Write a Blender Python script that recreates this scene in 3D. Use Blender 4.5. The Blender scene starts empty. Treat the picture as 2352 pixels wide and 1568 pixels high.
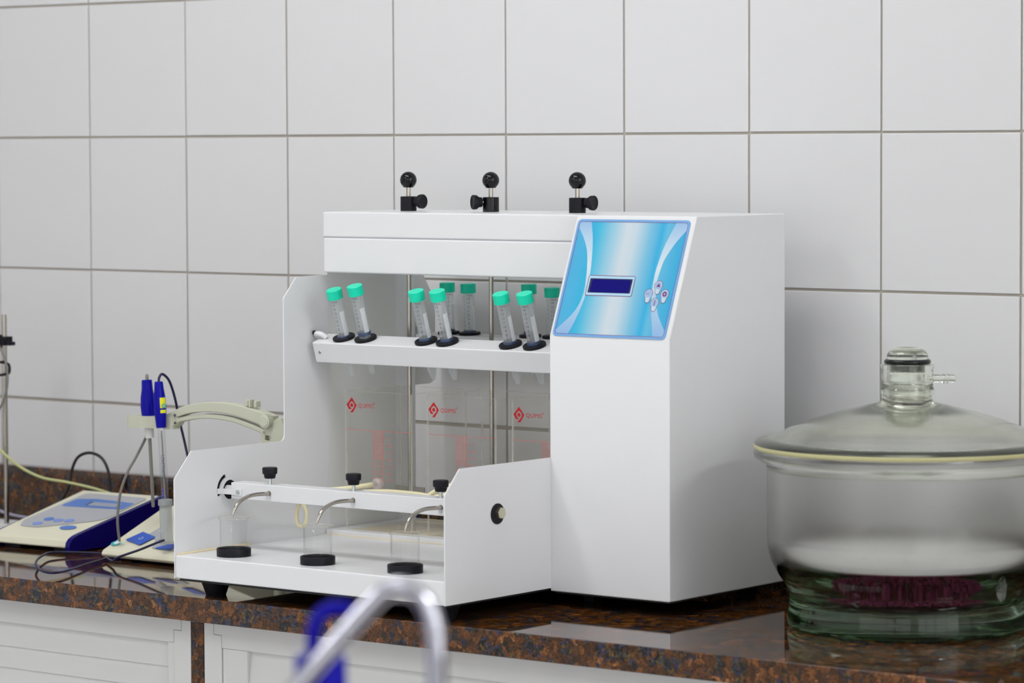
import bpy, bmesh, math, random
from mathutils import Vector, Matrix
random.seed(7)
PI = math.pi
sc = bpy.context.scene
COL = sc.collection

# ---------------------------------------------------------------- camera
def cam_setup():
    yaw, pitch, roll = -.667013, -.0584092, -.00439457
    cy, sy, cp, sp = math.cos(yaw), math.sin(yaw), math.cos(pitch), math.sin(pitch)
    f = Vector((sy*cp, cy*cp, sp)); r = Vector((cy, -sy, 0)); u = r.cross(f)
    c, s = math.cos(roll), math.sin(roll)
    R_, U_ = c*r + s*u, -s*r + c*u
    m = Matrix((R_, U_, -f)).transposed().to_4x4()
    m.translation = Vector((3.66984518, -3.6324419, 1.4713742))
    cd = bpy.data.cameras.new('camera'); co = bpy.data.objects.new('camera', cd); COL.objects.link(co)
    co.matrix_world = m
    cd.sensor_width = 36; cd.lens = 7785.25/2352*36; cd.clip_end = 50; cd.clip_start = .05
    cd.dof.use_dof = True; cd.dof.focus_distance = 4.33; cd.dof.aperture_fstop = 6.5
    sc.camera = co
cam_setup()
w = bpy.data.worlds.new('world'); sc.world = w; w.use_nodes = True
w.node_tree.nodes['Background'].inputs[0].default_value = (1, 1, 1, 1)
w.node_tree.nodes['Background'].inputs[1].default_value = .3
sc.view_settings.view_transform = 'Standard'; sc.view_settings.look = 'None'
sc.view_settings.gamma = 1; sc.view_settings.use_curve_mapping = False
sc.view_settings.exposure = -0.11
cy_ = sc.cycles
cy_.use_denoising = True
cy_.max_bounces = 14; cy_.diffuse_bounces = 6; cy_.glossy_bounces = 8
cy_.transmission_bounces = 14; cy_.transparent_max_bounces = 28; cy_.use_adaptive_sampling = True; cy_.adaptive_threshold = .035
cy_.sample_clamp_indirect = 40
LAMPS = [  # x, y, length, width, power, turn (ceiling tube fittings, the last one added as fill)
    (0.4, -2.9, 1.25, .22, 15, PI/2), (3.3, -3.6, 1.25, .45, 2, 0), (5.0, -1.3, 1.25, .45, 44, PI/2), (-1.6, -3.6, 1.25, .45, 9, 0), (.9, -1.1, 1.25, .45, 15, 0)]
CEIL = 2.9

# ---------------------------------------------------------------- materials
def mat(name, col, rough=.5, metal=0, spec=.5, coat=0, trans=0, ior=1.45, bump=None, emit=None, alpha=1):
    m = bpy.data.materials.new(name); m.use_nodes = True
    b = m.node_tree.nodes['Principled BSDF']
    b.inputs['Base Color'].default_value = (*col, 1); b.inputs['Roughness'].default_value = rough
    b.inputs['Metallic'].default_value = metal; b.inputs['Specular IOR Level'].default_value = spec
    b.inputs['Coat Weight'].default_value = coat; b.inputs['Transmission Weight'].default_value = trans
    b.inputs['IOR'].default_value = ior; b.inputs['Alpha'].default_value = alpha
    nt = m.node_tree
    if bump:
        n = nt.nodes.new('ShaderNodeTexNoise'); n.inputs['Scale'].default_value = bump[0]
        tc = nt.nodes.new('ShaderNodeTexCoord'); nt.links.new(tc.outputs['Object'], n.inputs['Vector'])
        bp = nt.nodes.new('ShaderNodeBump'); bp.inputs['Strength'].default_value = bump[1]; bp.inputs['Distance'].default_value = .001
        nt.links.new(n.outputs['Fac'], bp.inputs['Height']); nt.links.new(bp.outputs['Normal'], b.inputs['Normal'])
    if emit:
        b.inputs['Emission Color'].default_value = (*col, 1); b.inputs['Emission Strength'].default_value = emit
    return m

def s2l(*c):
    return tuple(((v/255+.055)/1.055)**2.4 if v/255 > .04045 else v/255/12.92 for v in c)

def thin(name, tint, refl=1.0, rough=.03, haze=0, hazecol=(.9, .9, .9), fmin=.04):
    """thin-walled clear plastic / glass: passes light straight through, Fresnel sheen on top"""
    m = bpy.data.materials.new(name); m.use_nodes = True; nt = m.node_tree
    nt.nodes.remove(nt.nodes['Principled BSDF']); out = nt.nodes['Material Output']
    t = nt.nodes.new('ShaderNodeBsdfTransparent'); t.inputs[0].default_value = (*tint, 1)
    g = nt.nodes.new('ShaderNodeBsdfGlossy'); g.inputs['Roughness'].default_value = rough
    lw = nt.nodes.new('ShaderNodeLayerWeight'); lw.inputs['Blend'].default_value = .5
    pw = nt.nodes.new('ShaderNodeMath'); pw.operation = 'POWER'; pw.inputs[1].default_value = 4.5; nt.links.new(lw.outputs['Facing'], pw.inputs[0])
    mr = nt.nodes.new('ShaderNodeMath'); mr.operation = 'MULTIPLY_ADD'; mr.inputs[1].default_value = .55*refl; mr.inputs[2].default_value = fmin
    mr.use_clamp = True
    nt.links.new(pw.outputs[0], mr.inputs[0])
    mx = nt.nodes.new('ShaderNodeMixShader'); nt.links.new(mr.outputs[0], mx.inputs[0])
    src = t.outputs[0]
    if haze:
        d = nt.nodes.new('ShaderNodeBsdfDiffuse'); d.inputs[0].default_value = (*hazecol, 1)
        tl = nt.nodes.new('ShaderNodeBsdfTranslucent'); tl.inputs[0].default_value = (*hazecol, 1)
        ad = nt.nodes.new('ShaderNodeMixShader'); ad.inputs[0].default_value = .5
        nt.links.new(d.outputs[0], ad.inputs[1]); nt.links.new(tl.outputs[0], ad.inputs[2])
        m2 = nt.nodes.new('ShaderNodeMixShader'); m2.inputs[0].default_value = haze
        nt.links.new(t.outputs[0], m2.inputs[1]); nt.links.new(ad.outputs[0], m2.inputs[2]); src = m2.outputs[0]
    nt.links.new(src, mx.inputs[1]); nt.links.new(g.outputs[0], mx.inputs[2]); nt.links.new(mx.outputs[0], out.inputs[0])
    return m

def glass(name, col, rough=0.0, ior=1.5):
    m = bpy.data.materials.new(name); m.use_nodes = True; nt = m.node_tree
    nt.nodes.remove(nt.nodes['Principled BSDF']); out = nt.nodes['Material Output']
    g = nt.nodes.new('ShaderNodeBsdfGlass'); g.inputs[0].default_value = (*col, 1); g.inputs['Roughness'].default_value = rough; g.inputs['IOR'].default_value = ior
    n = nt.nodes.new('ShaderNodeTexNoise'); n.inputs['Scale'].default_value = 18; n.inputs['Detail'].default_value = 2
    tc = nt.nodes.new('ShaderNodeTexCoord'); nt.links.new(tc.outputs['Object'], n.inputs['Vector'])
    bp = nt.nodes.new('ShaderNodeBump'); bp.inputs['Strength'].default_value = .05; bp.inputs['Distance'].default_value = .003
    nt.links.new(n.outputs['Fac'], bp.inputs['Height']); nt.links.new(bp.outputs['Normal'], g.inputs['Normal'])
    nt.links.new(g.outputs[0], out.inputs[0])
    return m

def granite(name, edge=False):
    m = bpy.data.materials.new(name); m.use_nodes = True; nt = m.node_tree; N = nt.nodes; L = nt.links
    b = N['Principled BSDF']; tc = N.new('ShaderNodeTexCoord')
    dn = N.new('ShaderNodeTexNoise'); dn.inputs['Scale'].default_value = 60; dn.inputs['Detail'].default_value = 3
    L.new(tc.outputs['Object'], dn.inputs['Vector'])
    mixv = N.new('ShaderNodeMixRGB'); mixv.blend_type = 'LINEAR_LIGHT'; mixv.inputs[0].default_value = .014
    L.new(tc.outputs['Object'], mixv.inputs[1]); L.new(dn.outputs['Color'], mixv.inputs[2])
    def vor(scale):
        v = N.new('ShaderNodeTexVoronoi'); v.inputs['Scale'].default_value = scale; L.new(mixv.outputs[0], v.inputs['Vector']); return v
    def ramp(src, st):
        r = N.new('ShaderNodeValToRGB'); cr = r.color_ramp
        while len(cr.elements) < len(st): cr.elements.new(.5)
        for e, (p_, c_) in zip(cr.elements, st): e.position = p_; e.color = (*c_, 1)
        L.new(src, r.inputs[0]); return r
    v1 = vor(120); sep = N.new('ShaderNodeSeparateColor'); L.new(v1.outputs['Color'], sep.inputs[0])
    big = ramp(sep.outputs[0], [(0, s2l(66, 40, 16)), (.20, s2l(98, 60, 26)), (.40, s2l(78, 48, 22)), (.58, s2l(114, 72, 34)), (.72, s2l(50, 40, 28)), (.80, s2l(84, 52, 26)), (.93, s2l(142, 94, 54)), (.97, s2l(44, 46, 60))])
    big.color_ramp.interpolation = 'CONSTANT'
    v2 = vor(230); sep2 = N.new('ShaderNodeSeparateColor'); L.new(v2.outputs['Color'], sep2.inputs[0])
    sm = ramp(sep2.outputs[0], [(0, s2l(24, 22, 24)), (.25, s2l(48, 50, 76)), (.45, s2l(76, 46, 24)), (.62, s2l(38, 40, 44)), (.78, s2l(66, 66, 62)), (.9, s2l(96, 78, 34))])
    sm.color_ramp.interpolation = 'CONSTANT'
    n2 = N.new('ShaderNodeTexNoise'); n2.inputs['Scale'].default_value = 48; n2.inputs['Detail'].default_value = 4; L.new(tc.outputs['Object'], n2.inputs['Vector'])
    f = ramp(n2.outputs['Fac'], [(.50, (0, 0, 0)), (.56, (1, 1, 1))])
    mx = N.new('ShaderNodeMixRGB'); L.new(f.outputs[0], mx.inputs[0]); L.new(big.outputs[0], mx.inputs[1]); L.new(sm.outputs[0], mx.inputs[2])
    n3 = N.new('ShaderNodeTexNoise'); n3.inputs['Scale'].default_value = 420; n3.inputs['Detail'].default_value = 4; L.new(tc.outputs['Object'], n3.inputs['Vector'])
    r3 = ramp(n3.outputs['Fac'], [(.3, (.30, .30, .32)), (.68, (1.45, 1.38, 1.30))])
    mul = N.new('ShaderNodeMixRGB'); mul.blend_type = 'MULTIPLY'; mul.inputs[0].default_value = 1
    L.new(mx.outputs[0], mul.inputs[1]); L.new(r3.outputs[0], mul.inputs[2])
    L.new(mul.outputs[0], b.inputs['Base Color'])
    b.inputs['Roughness'].default_value = .035; b.inputs['IOR'].default_value = 1.5; b.inputs['Specular IOR Level'].default_value = .5
    if edge: b.inputs['Roughness'].default_value = .3; b.inputs['IOR'].default_value = 1.4
    return m

def hgrad(name, stops, x0, x1, axis=0, rough=.35):
    """colour print that runs across the object's own x (or z) axis"""
    m = bpy.data.materials.new(name); m.use_nodes = True; nt = m.node_tree; N = nt.nodes; L = nt.links
    b = N['Principled BSDF']; tc = N.new('ShaderNodeTexCoord'); sp_ = N.new('ShaderNodeSeparateXYZ'); L.new(tc.outputs['Object'], sp_.inputs[0])
    mr = N.new('ShaderNodeMapRange'); mr.inputs[1].default_value = x0; mr.inputs[2].default_value = x1; L.new(sp_.outputs[axis], mr.inputs[0])
    r = N.new('ShaderNodeValToRGB'); cr = r.color_ramp
    while len(cr.elements) < len(stops): cr.elements.new(.5)
    for e, (p_, c_) in zip(cr.elements, stops): e.position = p_; e.color = (*s2l(*c_), 1)
    L.new(mr.outputs[0], r.inputs[0]); L.new(r.outputs[0], b.inputs['Base Color']); b.inputs['Roughness'].default_value = rough
    return m

M = dict(
    tile=mat('glazed_white_tile', (.69, .69, .695), .25),
    grout=mat('brown_grout', s2l(172, 166, 156), .9),
    plaster=mat('plaster', (.91, .91, .915), .8), floor=mat('floor', (.74, .735, .73), .5), plaster2=mat('plaster_front', (.91, .91, .915), .8),
    granite=granite('granite'), granite_edge=granite('granite_edge', True),
    white=mat('white_powder_coat', (.755, .76, .772), .28, bump=(900, .02)),
    white_lifted=mat('inner_coat_lifted', (.79, .80, .785), .35),  # white coat with its colour lightened to lift the shaded inner panel
    under=mat('underside_shade', (.012, .012, .012), .7),  # black colour stands in for the shade beneath the machine
    oring=mat('black_o_ring', (.006, .006, .008), .18, spec=.4), black=mat('black_rubber', (.008, .008, .012), .45, spec=.25), blackgloss=mat('black_bakelite', (.003, .003, .004), .07, spec=.4),
    steel=mat('steel', (.44, .41, .36), .18, metal=1), chrome=mat('chrome', (.50, .50, .56), .06, metal=1),
    zinc=mat('zinc', (.65, .70, .68), .3, metal=1), brass=mat('zinc_yellow', (.62, .60, .45), .3, metal=1),
    acrylic=thin('clear_acrylic', (.992, .992, .988), .8, fmin=.012), acrylic_joint=thin('acrylic_joint', (.96, .955, .93), .8, haze=.3, hazecol=(1, .97, .92), fmin=.05), rim=thin('rim_edge', (.98, .94, .86), .8, haze=.45, hazecol=(1, .92, .80), fmin=.03), acrylic_edge=thin('acrylic_edge', (.93, .93, .86), 1.2, haze=.25, hazecol=(.95, .93, .85), fmin=.08),
    beaker=thin('beaker_glass', (.985, .985, .985), 1.2, .02, fmin=.015),
    tube=thin('tube_plastic', (.965, .975, .98), .8, .08, haze=.28, hazecol=(.92, .94, .97), fmin=.02),
    teal=mat('teal_cap', s2l(0, 222, 182), .38), frost=thin('frost_patch', (.95, .95, .95), .3, .4, haze=.95, hazecol=(.93, .94, .96)),
    print_dark=mat('scale_print', (.06, .06, .10), .5), navy_tr=mat('slate_band', (.045, .07, .14), .3),
    red=mat('red_print', s2l(205, 18, 28), .4), redthin=mat('red_scale', s2l(226, 92, 88), .45),
    mat=mat('stained_mat', s2l(214, 202, 176), .4), hose=mat('yellowed_silicone', s2l(234, 226, 186), .35), stain=mat('yellow_sealant', s2l(236, 222, 182), .5), fitting=thin('clear_fitting', (.95, .9, .88), 1, .1, haze=.4, hazecol=(.95, .88, .86)),
    border=mat('label_border', s2l(112, 162, 214), .35), magenta=mat('magenta_print', s2l(120, 30, 100), .4), lcd=mat('lcd', s2l(4, 0, 112), .6, spec=.15), lcdrim=mat('lcd_rim', s2l(38, 34, 78), .3),
    btn=mat('button_film', s2l(150, 178, 214), .35), btn2=mat('button_light', s2l(186, 208, 218), .35), cyan=mat('label_pale', s2l(168, 206, 226), .35),
    cream=mat('cream_plastic', s2l(222, 219, 196), .4), cream2=mat('cream_green_plastic', s2l(198, 200, 180), .42), navy=mat('navy_plastic', s2l(8, 0, 100), .4, spec=.25),
    dgrey=mat('grey_overlay', s2l(172, 174, 180), .35), lblue=mat('blue_overlay', s2l(70, 118, 196), .35), blue=mat('royal_blue', s2l(10, 80, 190), .35),
    btn3=mat('pale_blue_key', s2l(118, 146, 214), .35), slate=mat('slate_lcd', s2l(150, 158, 176), .3), teal2=mat('teal_print', s2l(30, 176, 186), .5), whitep=mat('white_print', (.85, .85, .85), .4),
    bluecap=mat('blue_probe', s2l(4, 0, 150), .3, spec=.22), yellow=mat('yellow_sticker', s2l(238, 232, 20), .5),
    cordgrey=mat('grey_cord', s2l(128, 126, 122), .5), cordblack=mat('black_cord', (.012, .012, .014), .4), cordnavy=mat('navy_cord', s2l(26, 28, 66), .4), cordgreen=mat('pale_green_cord', s2l(196, 200, 140), .5), cordlil=mat('lilac_cord', s2l(160, 156, 176), .5),
    eglass=thin('electrode_glass', (.93, .94, .95), 1.6, .03, fmin=.08), bottle=thin('storage_bottle', (.86, .88, .87), 1, .1, haze=.45, hazecol=(.78, .8, .8)), purple=mat('violet_ink', s2l(70, 60, 190), .5),
    dglass=glass('greenish_glass', (.984, .994, .972)), dhaze=glass('hazy_glass', (.996, .998, .990), .20), dlid=glass('lid_glass', (.985, .992, .962), .12), dbase=glass('base_glass', (.77, .85, .77), .06), dfrost=glass('ground_glass', (.88, .93, .86), .35), grease=mat('yellowed_grease', s2l(196, 192, 144), .4),
    porcelain=mat('porcelain', (.90, .90, .90), .3), silica=mat('pink_silica', s2l(196, 70, 140), .6, bump=(300, 1)),
    blueplastic=mat('blue_plastic', s2l(6, 0, 160), .4, spec=.15), clearplastic=thin('bottle_plastic', (.9, .92, .93), .8, .2, haze=.3),
    cab=mat('cabinet_white', (.68, .68, .67), .4), lamp=mat('lamp', (1, 1, 1), .5, emit=7.0), fill_glow_1=mat('fill_pane_glow_1', (.97, .985, 1), .5, emit=.7), fill_glow_2=mat('fill_pane_glow_2', (.97, .985, 1), .5, emit=1.2), lampbody=mat('lamp_body', (.8, .8, .8), .4),
)

# ---------------------------------------------------------------- helpers
def tag(o, label=None, cat=None, group=None, kind=None):
    if label: o['label'] = label
    if cat: o['category'] = cat
    if group: o['group'] = group
    if kind: o['kind'] = kind
    return o
def thing(name, label, cat, loc=(0, 0, 0), rz=0, group=None):
    o = bpy.data.objects.new(name, None); o.empty_display_size = .02; COL.objects.link(o)
    o.location = loc; o.rotation_euler = (0, 0, rz)
    return tag(o, label, cat, group)
class MB:
    """collects shapes, then links them as one mesh object"""
    def __init__(s): s.bm = bmesh.new()
    def _x(s, vs, mt):
        if mt is not None: bmesh.ops.transform(s.bm, matrix=mt, verts=vs)
    def box(s, a, b, mt=None, bev=0):
        a, b = Vector(a), Vector(b); c = (a+b)/2; d = b-a
        t = bmesh.new(); bmesh.ops.create_cube(t, size=1); bmesh.ops.scale(t, vec=(abs(d.x), abs(d.y), abs(d.z)), verts=t.verts)
        bmesh.ops.translate(t, vec=c, verts=t.verts)
        if bev: bmesh.ops.bevel(t, geom=t.edges[:]+t.verts[:], offset=bev, segments=2, affect='EDGES', profile=.5)
        s.merge(t, mt); return s
    def merge(s, t, mt=None):
        if mt is not None: bmesh.ops.transform(t, matrix=mt, verts=t.verts)
        me = bpy.data.meshes.new('t'); t.to_mesh(me); t.free(); s.bm.from_mesh(me); bpy.data.meshes.remove(me); return s
    def lathe(s, prof, n=32, mt=None, closed=False):
        rings = []
        for r, z in prof:
            if r < 1e-6: rings.append([s.bm.verts.new((0, 0, z))])
            else: rings.append([s.bm.verts.new((r*math.cos(2*PI*k/n), r*math.sin(2*PI*k/n), z)) for k in range(n)])
        prs = list(zip(rings, rings[1:]))
        if closed: prs.append((rings[-1], rings[0]))
        for A, B in prs:
            for k in range(n):
                a0, a1 = A[k % len(A)], A[(k+1) % len(A)]; b0, b1 = B[k % len(B)], B[(k+1) % len(B)]
                f = [a0, a1, b1, b0]; g = []
                for v in f:
                    if v not in g: g.append(v)
                if len(g) > 2: s.bm.faces.new(g)
        s._x([v for r in rings for v in r], mt); return s
    def cyl(s, p, q, r, n=20, r2=None):
        p, q = Vector(p), Vector(q); d = q-p; L_ = d.length; mt = Matrix.Translation(p) @ d.to_track_quat('Z', 'Y').to_matrix().to_4x4()
        r2 = r if r2 is None else r2
        return s.lathe([(0, 0), (r, 0), (r2, L_), (0, L_)], n, mt)
    def tube(s, pts, r, n=12, smooth=6, rr=None):
        pts = [Vector(p) for p in pts]
        if smooth > 1 and len(pts) > 2:
            q = []
            for i in range(len(pts)-1):
                p0, p1, p2, p3 = pts[max(i-1, 0)], pts[i], pts[i+1], pts[min(i+2, len(pts)-1)]
                for k in range(smooth):
                    t = k/smooth
                    q.append(.5*((2*p1)+(p2-p0)*t+(2*p0-5*p1+4*p2-p3)*t*t+(3*p1-p0-3*p2+p3)*t**3))
            q.append(pts[-1]); pts = q
        rings = []; up = Vector((.13, .21, .97)).normalized()
        T = (pts[1]-pts[0]).normalized(); X = T.cross(up).normalized()
        for i, p in enumerate(pts):
            t = (pts[min(i+1, len(pts)-1)]-pts[max(i-1, 0)]).normalized()
            X = (X - t*X.dot(t)).normalized(); Y = t.cross(X); rad = r if rr is None else rr(i/(len(pts)-1))
            rings.append([s.bm.verts.new(p + rad*(math.cos(2*PI*k/n)*X + math.sin(2*PI*k/n)*Y)) for k in range(n)])
        for A, B in zip(rings, rings[1:]):
            for k in range(n): s.bm.faces.new([A[k], A[(k+1) % n], B[(k+1) % n], B[k]])
        s.bm.faces.new(rings[0]); s.bm.faces.new(rings[-1]); return s
    def poly(s, outer, holes, thick, mt=None):
        """flat plate in local xy with holes, extruded along +z"""
        t = bmesh.new(); E_ = []
        for lp in [outer]+list(holes):
            vs = [t.verts.new((x, y, 0)) for x, y in lp]
            for i in range(len(vs)): E_.append(t.edges.new((vs[i], vs[(i+1) % len(vs)])))
        r = bmesh.ops.triangle_fill(t, use_beauty=True, use_dissolve=False, edges=E_)
        fs = [g for g in r['geom'] if isinstance(g, bmesh.types.BMFace)]
        bmesh.ops.recalc_face_normals(t, faces=t.faces)
        if thick:
            ex = bmesh.ops.extrude_face_region(t, geom=t.faces[:]); vs = [g for g in ex['geom'] if isinstance(g, bmesh.types.BMVert)]
            bmesh.ops.translate(t, vec=(0, 0, thick), verts=vs)
        return s.merge(t, mt)
    def text(s, txt, size, mt, align='LEFT', fn=None):
        cu = bpy.data.curves.new('t', 'FONT'); cu.body = txt; cu.size = size; cu.align_x = align; cu.align_y = 'CENTER'; cu.resolution_u = 3
        ob = bpy.data.objects.new('t', cu); COL.objects.link(ob)
        dg = bpy.context.evaluated_depsgraph_get(); me = bpy.data.meshes.new_from_object(ob.evaluated_get(dg))
        bpy.data.objects.remove(ob); bpy.data.curves.remove(cu)
        t = bmesh.new(); t.from_mesh(me); bpy.data.meshes.remove(me)
        if fn:
            for v in t.verts: v.co = fn(mt @ v.co)
            return s.merge(t)
        return s.merge(t, mt)
    def build(s, name, m, parent=None, smooth=None, bevel=0):
        bm = s.bm; bmesh.ops.remove_doubles(bm, verts=bm.verts, dist=1e-6)
        bmesh.ops.recalc_face_normals(bm, faces=bm.faces)
        me = bpy.data.meshes.new(name); bm.to_mesh(me); bm.free()
        o = bpy.data.objects.new(name, me); COL.objects.link(o)
        ms = m if isinstance(m, (list, tuple)) else [m]
        for k in ms: me.materials.append(k)
        if smooth is not None:
            me.polygons.foreach_set('use_smooth', [True]*len(me.polygons))
            try: me.set_sharp_from_angle(angle=math.radians(smooth))
            except Exception: pass
        if parent: o.parent = parent
        if bevel:
            b = o.modifiers.new('bevel', 'BEVEL'); b.width = bevel; b.segments = 3; b.limit_method = 'ANGLE'; b.angle_limit = math.radians(40); b.harden_normals = True
            me.polygons.foreach_set('use_smooth', [True]*len(me.polygons)); me.set_sharp_from_angle(angle=math.radians(50))
        return o
def copy_tree(o, parent=None):
    c = o.copy(); COL.objects.link(c)
    if parent: c.parent = parent
    for ch in list(o.children): copy_tree(ch, c)
    return c
T = Matrix.Translation
def Rx(a): return Matrix.Rotation(a, 4, 'X')
def Ry(a): return Matrix.Rotation(a, 4, 'Y')
def Rz(a): return Matrix.Rotation(a, 4, 'Z')
def frame(o, x, y, z=None):
    x, y = Vector(x).normalized(), Vector(y).normalized(); z = x.cross(y).normalized() if z is None else Vector(z)
    m = Matrix((x, y, z)).transposed().to_4x4(); m.translation = Vector(o); return m
def circ(cx, cy, r, n=32, a0=0, a1=2*PI): return [(cx+r*math.cos(a0+(a1-a0)*k/n), cy+r*math.sin(a0+(a1-a0)*k/n)) for k in range(n)]
def rrect(x0, y0, x1, y1, r, n=6):
    p = []
    for cx, cy, a in ((x1-r, y1-r, 0), (x0+r, y1-r, PI/2), (x0+r, y0+r, PI), (x1-r, y0+r, 1.5*PI)):
        p += [(cx+r*math.cos(a+PI/2*k/n), cy+r*math.sin(a+PI/2*k/n)) for k in range(n+1)]
    return p
def roundpoly(pts, radii, n=6):
    out = []
    for i, p in enumerate(pts):
        r = radii[i] if isinstance(radii, (list, tuple)) else radii
        p = Vector(p); a = Vector(pts[i-1]); b = Vector(pts[(i+1) % len(pts)])
        if r <= 0: out.append(tuple(p)); continue
        u, v = (a-p).normalized(), (b-p).normalized(); ang = u.angle(v); d = min(r/math.tan(ang/2), (a-p).length*.45, (b-p).length*.45)
        A, B = p+u*d, p+v*d
        for k in range(n+1):
            t = k/n; out.append(tuple((1-t)**2*A + 2*t*(1-t)*p + t*t*B))
    return out
YZ = frame((0, 0, 0), (0, 1, 0), (0, 0, 1))      # local x->world y, local y->world z, local z->world x
KC = Vector((.6186, -.7857, 0)); KR = Vector((.7857, .6186, 0))

# ================================================================ SETTING
CT = .900
TS, GR = .2, .0031
wall = tag(bpy.data.objects.new('wall_back', None), kind='structure'); COL.objects.link(wall)
MB().box((-2.6, .0022, 0), (5.6, .14, CEIL)).build('grout_bed', M['grout'], wall)
t0 = None
for j in range(-5, 6):
    for i in range(-5, 17):
        z0 = 1.483 + j*TS
        if z0+TS > CEIL or z0 < .75: continue
        if t0 is None:
            t0 = MB().box((GR/2, 0, GR/2), (TS-GR/2, .012, TS-GR/2), bev=.0009).build('tile', M['tile'], wall); o = t0
        else: o = t0.copy(); COL.objects.link(o)
        dz = -.0015 if j == -3 else 0
        o.location = (i*TS+random.uniform(-.0003, .0003), random.uniform(-.0002, .0002), z0+dz+random.uniform(-.0003, .0003))
for nm, a, b, m in (('floor', (-2.6, -5.6, -.1), (5.6, .1, 0), 'floor'), ('ceiling', (-2.6, -5.6, CEIL), (5.6, .1, CEIL+.1), 'plaster'),
                    ('wall_left', (-2.7, -5.6, 0), (-2.6, .1, CEIL), 'plaster'), ('wall_right', (5.6, -5.6, 0), (5.7, .1, CEIL), 'plaster'), ('wall_front', (-2.6, -5.7, 0), (5.6, -5.6, CEIL), 'plaster2')):
    tag(MB().box(a, b).build(nm, M[m]), kind='structure')
# emissive fill panels added out of view, behind and right of the camera
for nm, o_, ax, L_, st in (('fill_panel_1', (.2, -5.597, .75), (1, 0, 0), 5.2, 1.9), ('fill_panel_2', (5.597, -4.6, .75), (0, 1, 0), 3.8, 2.6)):
    wn = tag(bpy.data.objects.new(nm, None), kind='structure'); COL.objects.link(wn)
    F_ = frame(o_, ax, (0, 0, 1)) if nm == 'fill_panel_1' else frame(o_, ax, (0, 0, 1))
    inn = -1
    H_ = 1.7; n_ = 4
    fb = MB().box((0, 0, -.001), (L_, .04, -.05), F_).box((0, H_-.04, -.001), (L_, H_, -.05), F_)
    for i_ in range(n_+1): fb.box((i_*(L_-.04)/n_, 0, -.001), (i_*(L_-.04)/n_+.04, H_, -.05), F_)
    fb.build('fill_panel_frame', M['lampbody'], wn)
    pm = M['fill_glow_1'] if nm == 'fill_panel_1' else M['fill_glow_2']
    for i_ in range(n_): MB().box((i_*(L_-.04)/n_+.041, .041, -.010), ((i_+1)*(L_-.04)/n_-.001, H_-.041, -.014), F_).build('pane', pm, wn)
for k, (x, y, l, wd, pw, rz) in enumerate(LAMPS):
    lt = thing('ceiling_light', ['twin tube ceiling light above the left front of the bench', 'twin tube ceiling light near the room centre right', 'twin tube ceiling light over the right end of the bench', 'twin tube ceiling light at the far left of the room', 'added fill light at the ceiling straight above the front of the bench'][k], 'ceiling light', (x, y, CEIL), rz)
    MB().box((-l/2, -wd/2, -.05), (l/2, wd/2, -.0005), bev=.004).build('housing', M['lampbody'], lt)
    for s_ in (-1, 1):
        MB().cyl((-l/2+.03, s_*wd/4, -.069), (l/2-.03, s_*wd/4, -.069), .013, 16).build('lamp_tube', M['lamp'], lt, smooth=40)
    ld = bpy.data.lights.new('tube_light', 'AREA'); ld.shape = 'RECTANGLE'; ld.size = l; ld.size_y = wd; ld.energy = pw; ld.color = (.985, .99, 1)
    lo = bpy.data.objects.new('tube_light', ld); COL.objects.link(lo); lo.parent = lt; lo.location = (0, 0, -.09)

# worktop, splashback, cabinets
FY = -.5365
ct = thing('countertop', 'polished brown granite worktop running along the tiled wall', 'countertop', (0, 0, 0))
MB().box((-2.59, FY, CT-.031), (5.59, -.0205, CT)).build('slab', M['granite'], ct, bevel=.0015)
tag(MB().box((-2.59, -.020, CT+.0005), (5.59, -.0005, CT+.0795)).build('splashback', M['granite'], bevel=.001), 'low brown granite splashback strip standing at the foot of the tiles', 'splashback')
tag(MB().box((.6785, -.5005, 0), (.7000, -.03, CT-.0315)).build('divider_slab', M['granite_edge']), 'upright granite slab between the two white louvred cabinets', 'panel')
def cabinet(x0, x1, label, side):
    c = thing('cabinet', label, 'cabinet', (x0, -.5, 0)); W_ = x1-x0; top = CT-.0315; pitch = .0292 if side < 0 else .0378
    MB().box((.001, .021, .0), (W_-.001, .47, top-.001)).build('body', M['cab'], c)
    for a in (0, W_-.030):
        b = a+.030
        pts = [(a, 0), (b, 0), (b, top-.0198), (b-.0135, top-.0198), (b-.0135, top), (a, top)] if a == 0 else [(a, 0), (b, 0), (b, top), (a+.0135, top), (a+.0135, top-.0198), (a, top-.0198)]
        MB().poly(pts, [], .020, frame((0, .020, 0), (1, 0, 0), (0, 0, 1))).build('frame_stile', M['cab'], c, bevel=.0005)
    MB().box((.0171, .0, top-.0194), (W_-.0171, .019, top-.0002)).box((.0306, .0, top-.036), (W_-.0306, .019, top-.0190)).build('top_rail', M['cab'], c, bevel=.0005)
    n = max(1, round(W_/.62)); dw = (W_-.0612)/n; st_ = .042 if side > 0 else .0105
    for k in range(n):
        a = .0306+k*dw+.0004; b = .0306+(k+1)*dw-.0004
        d = MB().box((a, .0015, .03), (a+st_, .018, top-.0365)).box((b-st_, .0015, .03), (b, .018, top-.0365)).box((a+st_, .0015, .03), (b-st_, .018, .075)).build('door', M['cab'], c, bevel=.0005)
        z = top-.0365; q = None
        while z > .10:
            if q is None:
                q = MB().box((a+st_+.0002, 0, 0), (b-st_-.0002, .0035, -pitch-.0035), mt=Rx(math.radians(-7))).build('slat', M['cab'], d); s0 = q
            else: q = s0.copy(); COL.objects.link(q)
            q.location = (0, .0095, z); z -= pitch
    return c
cabinet(-.60, .6775, 'white louvred cabinet left of the upright granite slab', -1)
cabinet(.7010, 2.56, 'white louvred cabinet right of the upright granite slab', 1)

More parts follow.
